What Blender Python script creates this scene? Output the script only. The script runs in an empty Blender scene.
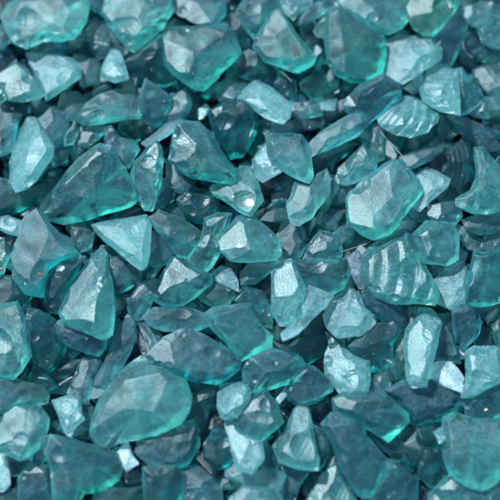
# Crushed teal glass, seen from close above.  1 Blender unit = 1 metre, 1 photograph pixel is about 1 mm.
import bpy, bmesh, math, random
import numpy as np
from mathutils import Vector, Matrix
from mathutils.geometry import delaunay_2d_cdt

scene = bpy.context.scene
COL = scene.collection
MM = 0.001

# ------------------------------------------------------------------ camera
TILT = math.radians(17)                    # off straight down
DIST = 1.55
CAMV = Vector((0, -math.sin(TILT), math.cos(TILT)))      # from the pile to the camera
cam_d = bpy.data.cameras.new('camera')
cam = bpy.data.objects.new('camera', cam_d)
COL.objects.link(cam)
PILE_Z = 0.012
cam.location = CAMV * DIST + Vector((0, 0, PILE_Z))
cam.rotation_euler = (TILT, 0, 0)
cam_d.sensor_width = 36
cam_d.lens = 36 * DIST / 0.5
cam_d.clip_start = 0.05
cam_d.clip_end = 50
cam_d.dof.use_dof = True
cam_d.dof.focus_distance = DIST - 0.012
cam_d.dof.aperture_fstop = 1.9
scene.camera = cam
UP = Vector((0, math.cos(TILT), math.sin(TILT)))


def unproject(u, v, z):
    """point of the plane at height z seen at photograph pixel (u, v)"""
    d = Vector(((u - 250) / 500 * 0.5 / DIST, 0, 0)) + UP * ((250 - v) / 500 * 0.5 / DIST) - CAMV
    t = (z - cam.location.z) / d.z
    return cam.location + d * t


# ------------------------------------------------------------------ materials
def glass(name, tint, body, absorb, dens, dust, dust_amt, rough, sss, bump=0.13):
    m = bpy.data.materials.new(name)
    m.use_nodes = True
    nt = m.node_tree
    N, L = nt.nodes, nt.links
    b = N['Principled BSDF']

    def node(t, **kw):
        n = N.new(t)
        for k, v in kw.items():
            setattr(n, k, v)
        return n
    tc = node('ShaderNodeTexCoord')
    oi = node('ShaderNodeObjectInfo')
    add = node('ShaderNodeVectorMath', operation='ADD')
    sc = node('ShaderNodeVectorMath', operation='SCALE')
    cmb = node('ShaderNodeCombineXYZ')
    L.new(oi.outputs['Random'], cmb.inputs[0]); L.new(oi.outputs['Random'], cmb.inputs[1])
    sc.inputs['Scale'].default_value = 7.0
    L.new(cmb.outputs[0], sc.inputs[0])
    L.new(tc.outputs['Object'], add.inputs[0]); L.new(sc.outputs[0], add.inputs[1])
    P = add.outputs[0]

    def noise(scale, detail=4, rough_=0.6, dist=0.0):
        n = node('ShaderNodeTexNoise')
        n.inputs['Scale'].default_value = scale
        n.inputs['Detail'].default_value = detail
        n.inputs['Roughness'].default_value = rough_
        n.inputs['Distortion'].default_value = dist
        L.new(P, n.inputs['Vector'])
        return n

    def ramp(src, lo, hi, a=0.0, b_=1.0):
        r = node('ShaderNodeMapRange')
        r.inputs['From Min'].default_value = lo; r.inputs['From Max'].default_value = hi
        r.inputs['To Min'].default_value = a; r.inputs['To Max'].default_value = b_
        L.new(src, r.inputs['Value'])
        return r.outputs[0]
    # every chip its own slight hue and value
    hsv = node('ShaderNodeHueSaturation')
    hsv.inputs['Color'].default_value = (*tint, 1)
    wn = node('ShaderNodeTexWhiteNoise', noise_dimensions='1D')
    L.new(oi.outputs['Random'], wn.inputs['W'])
    L.new(ramp(oi.outputs['Random'], 0, 1, 0.48, 0.515), hsv.inputs['Hue'])
    L.new(ramp(wn.outputs['Value'], 0, 1, 0.8, 1.05), hsv.inputs['Value'])
    # frosting: a thin, pale, uneven etched film
    frost = noise(85, 5, 0.65, 0.4)
    speck = noise(420, 3, 0.7)
    f1 = ramp(frost.outputs['Fac'], 0.25, 0.75, 0.2, 1.6)
    f2 = ramp(speck.outputs['Fac'], 0.42, 0.72, 0.4, 1.5)
    mul = node('ShaderNodeMath', operation='MULTIPLY')
    L.new(f1, mul.inputs[0]); L.new(f2, mul.inputs[1])
    amt = node('ShaderNodeMath', operation='MULTIPLY', use_clamp=True)
    amt.inputs[1].default_value = dust_amt
    L.new(mul.outputs[0], amt.inputs[0])
    L.new(hsv.outputs[0], b.inputs['Base Color'])
    rn = noise(35, 3, 0.6)
    rough_v = ramp(rn.outputs['Fac'], 0.3, 0.7, rough - 0.10, rough + 0.10)
    wr = node('ShaderNodeMath', operation='MULTIPLY_ADD')          # some chips are worn more than others
    wr.inputs[1].default_value = 0.22; wr.inputs[2].default_value = -0.12
    L.new(wn.outputs['Value'], wr.inputs[0])
    ra = node('ShaderNodeMath', operation='ADD')
    L.new(rough_v, ra.inputs[0]); L.new(wr.outputs[0], ra.inputs[1])
    L.new(ra.outputs[0], b.inputs['Roughness'])
    b.inputs['IOR'].default_value = 1.42
    b.inputs['Specular Tint'].default_value = (0.72, 0.93, 1.0, 1)
    b.inputs['Transmission Weight'].default_value = 1.0
    # light scattered by the bubbles and cracks inside
    sb = node('ShaderNodeBsdfPrincipled')
    sb.inputs['Base Color'].default_value = (*body, 1)
    sb.inputs['Roughness'].default_value = 0.5
    sb.inputs['Specular IOR Level'].default_value = 0.25
    sb.inputs['Subsurface Weight'].default_value = 1.0
    sb.inputs['Subsurface Radius'].default_value = (0.05, 1.0, 0.8)
    sb.inputs['Subsurface Scale'].default_value = 0.02
    m0 = node('ShaderNodeMixShader')
    m0.inputs[0].default_value = sss
    L.new(b.outputs[0], m0.inputs[1]); L.new(sb.outputs[0], m0.inputs[2])
    va = node('ShaderNodeVolumeAbsorption')
    va.inputs['Color'].default_value = (*absorb, 1)
    va.inputs['Density'].default_value = dens
    L.new(va.outputs[0], N['Material Output'].inputs['Volume'])
    film = node('ShaderNodeBsdfPrincipled')
    fm = node('ShaderNodeMix', data_type='RGBA')                   # the film runs from teal to silvery grey
    grey = 0.42 * dust[0] + 0.33 * dust[1] + 0.25 * dust[2]
    fm.inputs['A'].default_value = (*dust, 1); fm.inputs['B'].default_value = (grey * 1.0, grey * 1.18, grey * 1.42, 1)
    L.new(ramp(wn.outputs['Value'], 0.15, 1.0, 0.0, 0.35), fm.inputs['Factor'])
    L.new(fm.outputs['Result'], film.inputs['Base Color'])
    L.new(ramp(rn.outputs['Fac'], 0.3, 0.7, 0.42, 0.62), film.inputs['Roughness'])
    film.inputs['Specular IOR Level'].default_value = 0.25
    film.inputs['Specular Tint'].default_value = (0.8, 0.94, 1.0, 1)
    ms = node('ShaderNodeMixShader')
    L.new(amt.outputs[0], ms.inputs[0])
    L.new(m0.outputs[0], ms.inputs[1]); L.new(film.outputs[0], ms.inputs[2])
    L.new(ms.outputs[0], N['Material Output'].inputs['Surface'])
    # etched micro relief, pits and hair scratches
    grain = noise(620, 3, 0.65)
    wav = node('ShaderNodeTexNoise')
    wav.inputs['Scale'].default_value = 140; wav.inputs['Detail'].default_value = 6
    mp = node('ShaderNodeMapping')
    mp.inputs['Scale'].default_value = (1, 1.5, 1); mp.inputs['Rotation'].default_value = (0.3, 0.2, 0.7)
    L.new(P, mp.inputs['Vector']); L.new(mp.outputs[0], wav.inputs['Vector'])
    ma = node('ShaderNodeMath', operation='MULTIPLY_ADD')
    ma.inputs[1].default_value = 2.6
    L.new(grain.outputs['Fac'], ma.inputs[0]); L.new(wav.outputs['Fac'], ma.inputs[2])
    bp = node('ShaderNodeBump')
    bp.inputs['Strength'].default_value = bump
    bp.inputs['Distance'].default_value = 0.0022
    L.new(ma.outputs[0], bp.inputs['Height'])
    L.new(bp.outputs[0], b.inputs['Normal']); L.new(bp.outputs[0], sb.inputs['Normal']); L.new(bp.outputs[0], film.inputs['Normal'])
    return m


EM = (0.0, 0.945, 0.86)
#                 clear tint  scattering body  absorption  density  etched film  amount  roughness  scatter
MATS = {
    'aqua':  glass('aqua_frosted_glass',  (0.78, 1.0, 1.0), (0.01, 0.46, 0.47), EM, 31, (0.11, 0.43, 0.50), 0.15, 0.36, 0.03),
    'teal':  glass('teal_frosted_glass',  (0.72, 0.99, 1.0), (0.01, 0.34, 0.37), EM, 43, (0.08, 0.31, 0.38), 0.15, 0.36, 0.03),
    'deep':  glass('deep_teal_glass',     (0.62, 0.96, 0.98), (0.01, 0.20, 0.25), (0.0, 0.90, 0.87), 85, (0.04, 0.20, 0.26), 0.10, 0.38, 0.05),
    'slate': glass('smoky_teal_glass',    (0.68, 0.93, 0.96), (0.01, 0.24, 0.29), (0.02, 0.87, 0.87), 64, (0.10, 0.27, 0.33), 0.17, 0.40, 0.06),
    'pale':  glass('pale_aqua_glass',     (0.84, 1.0, 1.0), (0.03, 0.53, 0.54), EM, 30, (0.23, 0.51, 0.61), 0.21, 0.36, 0.07),
    'white': glass('white_chipped_glass', (0.88, 1.0, 1.0), (0.22, 0.60, 0.64), (0.2, 0.94, 0.90), 24, (0.42, 0.64, 0.70), 0.42, 0.32, 0.25),
    'emer':  glass('emerald_glass',       (0.40, 1.0, 0.96), (0.0, 0.55, 0.45), (0.0, 0.98, 0.83), 24, (0.05, 0.36, 0.36), 0.05, 0.34, 0.02),
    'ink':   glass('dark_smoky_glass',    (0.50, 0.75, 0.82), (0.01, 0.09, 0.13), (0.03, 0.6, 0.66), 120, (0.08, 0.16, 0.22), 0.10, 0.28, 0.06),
    'lint':  glass('fuzzy_grey_crumb',    (0.8, 0.9, 0.95), (0.09, 0.20, 0.24), (0.15, 0.72, 0.76), 60, (0.15, 0.22, 0.27), 0.60, 0.50, 0.30),
}


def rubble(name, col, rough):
    """deep fragments: dark, barely clear colour puts the shade of the gaps into them"""
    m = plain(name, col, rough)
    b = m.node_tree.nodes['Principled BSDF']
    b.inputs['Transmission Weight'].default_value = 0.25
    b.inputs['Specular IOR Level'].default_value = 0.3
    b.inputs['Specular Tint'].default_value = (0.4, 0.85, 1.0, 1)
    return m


def plain(name, col, rough=0.6):
    m = bpy.data.materials.new(name)
    m.use_nodes = True
    b = m.node_tree.nodes['Principled BSDF']
    n = m.node_tree.nodes.new('ShaderNodeTexNoise'); n.inputs['Scale'].default_value = 700
    mx = m.node_tree.nodes.new('ShaderNodeMix'); mx.data_type = 'RGBA'
    mx.inputs['A'].default_value = (*[c * 0.6 for c in col], 1); mx.inputs['B'].default_value = (*col, 1)
    m.node_tree.links.new(n.outputs['Fac'], mx.inputs['Factor'])
    m.node_tree.links.new(mx.outputs['Result'], b.inputs['Base Color'])
    b.inputs['Roughness'].default_value = rough
    return m


# ------------------------------------------------------------------ chip shapes
def vnoise(p, seed):
    """smooth value noise on an (n,3) array, -1..1"""
    i = np.floor(p).astype(np.int64); f = p - i
    f = f * f * (3 - 2 * f)

    def h(ix, iy, iz):
        n = (ix * 374761393 + iy * 668265263 + iz * 2147483647 + seed * 974711) & 0xffffffff
        n = ((n ^ (n >> 13)) * 1274126177) & 0xffffffff
        return ((n ^ (n >> 16)) & 0xffff) / 32767.5 - 1
    out = 0
    for dx in (0, 1):
        for dy in (0, 1):
            for dz in (0, 1):
                w = (f[:, 0] if dx else 1 - f[:, 0]) * (f[:, 1] if dy else 1 - f[:, 1]) * (f[:, 2] if dz else 1 - f[:, 2])
                out = out + w * h(i[:, 0] + dx, i[:, 1] + dy, i[:, 2] + dz)
    return out


def inside(pt, poly):
    x, y = pt; c = False
    for i in range(len(poly)):
        x1, y1 = poly[i]; x2, y2 = poly[i - 1]
        if (y1 > y) != (y2 > y) and x < (x2 - x1) * (y - y1) / (y2 - y1) + x1:
            c = not c
    return c


def area(poly):
    return 0.5 * sum(poly[i - 1][0] * poly[i][1] - poly[i][0] * poly[i - 1][1] for i in range(len(poly)))


def chip_solid(outline, top, h_up, h_dn, rng):
    """closed shell: rim at 0, top polygon at h_up, bottom ring at -h_dn (x, y in mm)"""
    n = len(outline)
    cx = sum(p[0] for p in outline) / n; cy = sum(p[1] for p in outline) / n
    k = len(top)
    pts = [Vector(p[:2]) for p in outline] + [Vector(p[:2]) for p in top]
    hs = [0.0] * n + [h_up * (p[2] if len(p) > 2 else 1) for p in top]
    edges = [(i, (i + 1) % n) for i in range(n)] + [(n + i, n + (i + 1) % k) for i in range(k)]
    vs, es, fs, ov, oe, of = delaunay_2d_cdt(pts, edges, [], 0, 1e-5)
    bm = bmesh.new()
    V = []
    for i, v in enumerate(vs):
        z = hs[ov[i][0]] if ov[i] else h_up * 0.9
        V.append(bm.verts.new((v.x, v.y, z)))
    pl = [p[:2] for p in outline]
    for f in fs:
        c = sum((vs[i] for i in f), Vector((0, 0))) / len(f)
        if inside(c, pl):
            bm.faces.new([V[i] for i in f])
    rim = [None] * n
    for i, o in enumerate(ov):
        for q in o:
            if q < n:
                rim[q] = V[i]
    B = []
    for p in outline:
        s = rng.uniform(0.72, 0.9)
        B.append(bm.verts.new((cx + (p[0] - cx) * s, cy + (p[1] - cy) * s, -h_dn * rng.uniform(0.75, 1.05))))
    for i in range(n):
        j = (i + 1) % n
        if rim[i] and rim[j] and rim[i] is not rim[j]:
            bm.faces.new((rim[i], B[i], B[j], rim[j]))
    c0 = bm.verts.new((cx, cy, -h_dn * 1.1))
    for i in range(n):
        bm.faces.new((B[i], c0, B[(i + 1) % n]))
    bmesh.ops.triangulate(bm, faces=bm.faces[:])
    bmesh.ops.recalc_face_normals(bm, faces=bm.faces[:])
    return bm


def sculpt(me, size, h_up, flags, rng, tilt, seed):
    """fracture planes, scoops, flutes and roughness on the remeshed shell (mm)"""
    n = len(me.vertices)
    co = np.empty(n * 3); me.vertices.foreach_get('co', co); p = co.reshape(n, 3)
    no = np.empty(n * 3); me.vertices.foreach_get('normal', no); nn = no.reshape(n, 3)
    up = np.clip(nn[:, 2], 0, 1)

    def cut(d, frac):
        nonlocal p
        d = np.array(d) / np.linalg.norm(d)
        s = p @ d
        lim = s.max() - frac * (s.max() - s.min())
        p = p - np.maximum(s - lim, 0)[:, None] * d
    crumb = 'crumb' in flags
    for _ in range(4):                                  # broad fracture faces on the top
        a = rng.uniform(0, 6.283); l = rng.uniform(0.15, 0.45)
        cut((math.cos(a) * l, math.sin(a) * l, 1), rng.uniform(0.04, 0.15))
    for _ in range(7 if not crumb else 12):             # nicks along the rim
        a = rng.uniform(0, 6.283); l = rng.uniform(0.9, 2.2)
        cut((math.cos(a) * l, math.sin(a) * l, rng.uniform(0.1, 1.2)), rng.uniform(0.002, 0.016))
    # conchoidal scoops with faint rings
    ns = 1 + (rng.random() < 0.5) + (2 if 'scoop' in flags else 0) + (4 if crumb else 0)
    for _ in range(ns):
        a = rng.uniform(0, 6.283); r = rng.uniform(0.25, 0.5) * size
        R = rng.uniform(0.45, 0.9) * size * (0.6 if crumb else 1)
        if 'big' in flags or 'huge' in flags:
            r = rng.uniform(0.48, 0.62) * size; R *= 0.6
        c = np.array((math.cos(a) * r, math.sin(a) * r, h_up + R * rng.uniform(0.86, 0.97)))
        v = p - c; dd = np.linalg.norm(v, axis=1)
        m = dd < R
        ring = 0.002 * size * np.sin((p[:, 0] * math.cos(a) + p[:, 1] * math.sin(a)) * 6.283 / (0.11 * size))
        p[m] = c + v[m] / dd[m, None] * (R + ring[m, None])
    # small shell-shaped chips knocked off the arrises
    edge = np.nonzero((nn[:, 2] > 0.15) & (nn[:, 2] < 0.93))[0]
    for _ in range(int(3 + size / 9) if len(edge) else 0):
        v0 = edge[rng.randrange(len(edge))]
        R = rng.uniform(0.12, 0.34) * size
        c = p[v0] + nn[v0] * R * rng.uniform(0.86, 0.97)
        v = p - c; dd = np.linalg.norm(v, axis=1); m = (dd < R) & (dd > 1e-6)
        p[m] = c + v[m] / dd[m, None] * R
    for f in flags:
        if f.startswith('flute'):
            dx, dy, wl, am = [float(t) for t in f[6:].split(',')]
            l = math.hypot(dx, dy); dx /= l; dy /= -l
            wl *= 0.32
            far = 1.5 * size                                    # rings spread from the point that was struck
            ph = (np.hypot(p[:, 0] + dx * far, p[:, 1] + dy * far) - far + 1.6 * vnoise(p / 24, seed)) / wl
            t = ph - np.floor(ph)
            prof = 0.5 - 0.5 * np.cos(6.2832 * t ** 0.6)
            amp = 0.55 + 0.55 * vnoise(np.stack([np.floor(ph), ph * 0, ph * 0], 1) + 0.5, seed + 9)
            p[:, 2] += (prof - 0.5) * am * 1.0 * amp * up
    w = np.clip(size / 40, 0.5, 1.6)
    amp = (2.2 if crumb else 1.0)
    p += nn * (vnoise(p / (9 * w), seed) * 0.45 * w * amp + vnoise(p / (3.6 * w), seed + 1) * 0.07 * w * amp
               + np.abs(vnoise(p / (1.7 * w), seed + 2))[:, None].ravel() * 0.02 * w * amp)[:, None]
    # lean: heights slide along the line of sight, so the outline stays
    hgt = p[:, 2] - (tilt[0] * p[:, 0] + tilt[1] * p[:, 1])
    q = np.empty_like(p)
    q[:, 0] = p[:, 0]
    q[:, 1] = p[:, 1] + CAMV.y / CAMV.z * 0 + hgt * CAMV.y
    q[:, 2] = hgt * CAMV.z
    me.vertices.foreach_set('co', (q * MM).ravel())
    me.update()
    return q[:, 2].min() * MM


TILES = dict(A=(0, 0), B=(100, 0), C=(200, 0), D=(300, 0), E=(375, 0), F=(0, 100), G=(100, 100), H=(200, 100), I=(300, 100),
             J=(375, 100), K=(0, 200), L=(100, 200), M=(200, 200), N=(300, 200), O=(375, 200), Q=(0, 300), P=(100, 300),
             R=(200, 300), S=(300, 300), T=(375, 300), U=(0, 375), V=(100, 375), W=(200, 375), X=(300, 375), Y=(375, 375))


def parse_pts(s, tile):
    out = []
    for t in s.split():
        q = [float(a) for a in t.split(',')]
        if tile != 'Z':
            q[0] = q[0] / 4 + TILES[tile][0]; q[1] = q[1] / 4 + TILES[tile][1]
        out.append(q)
    return out


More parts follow.
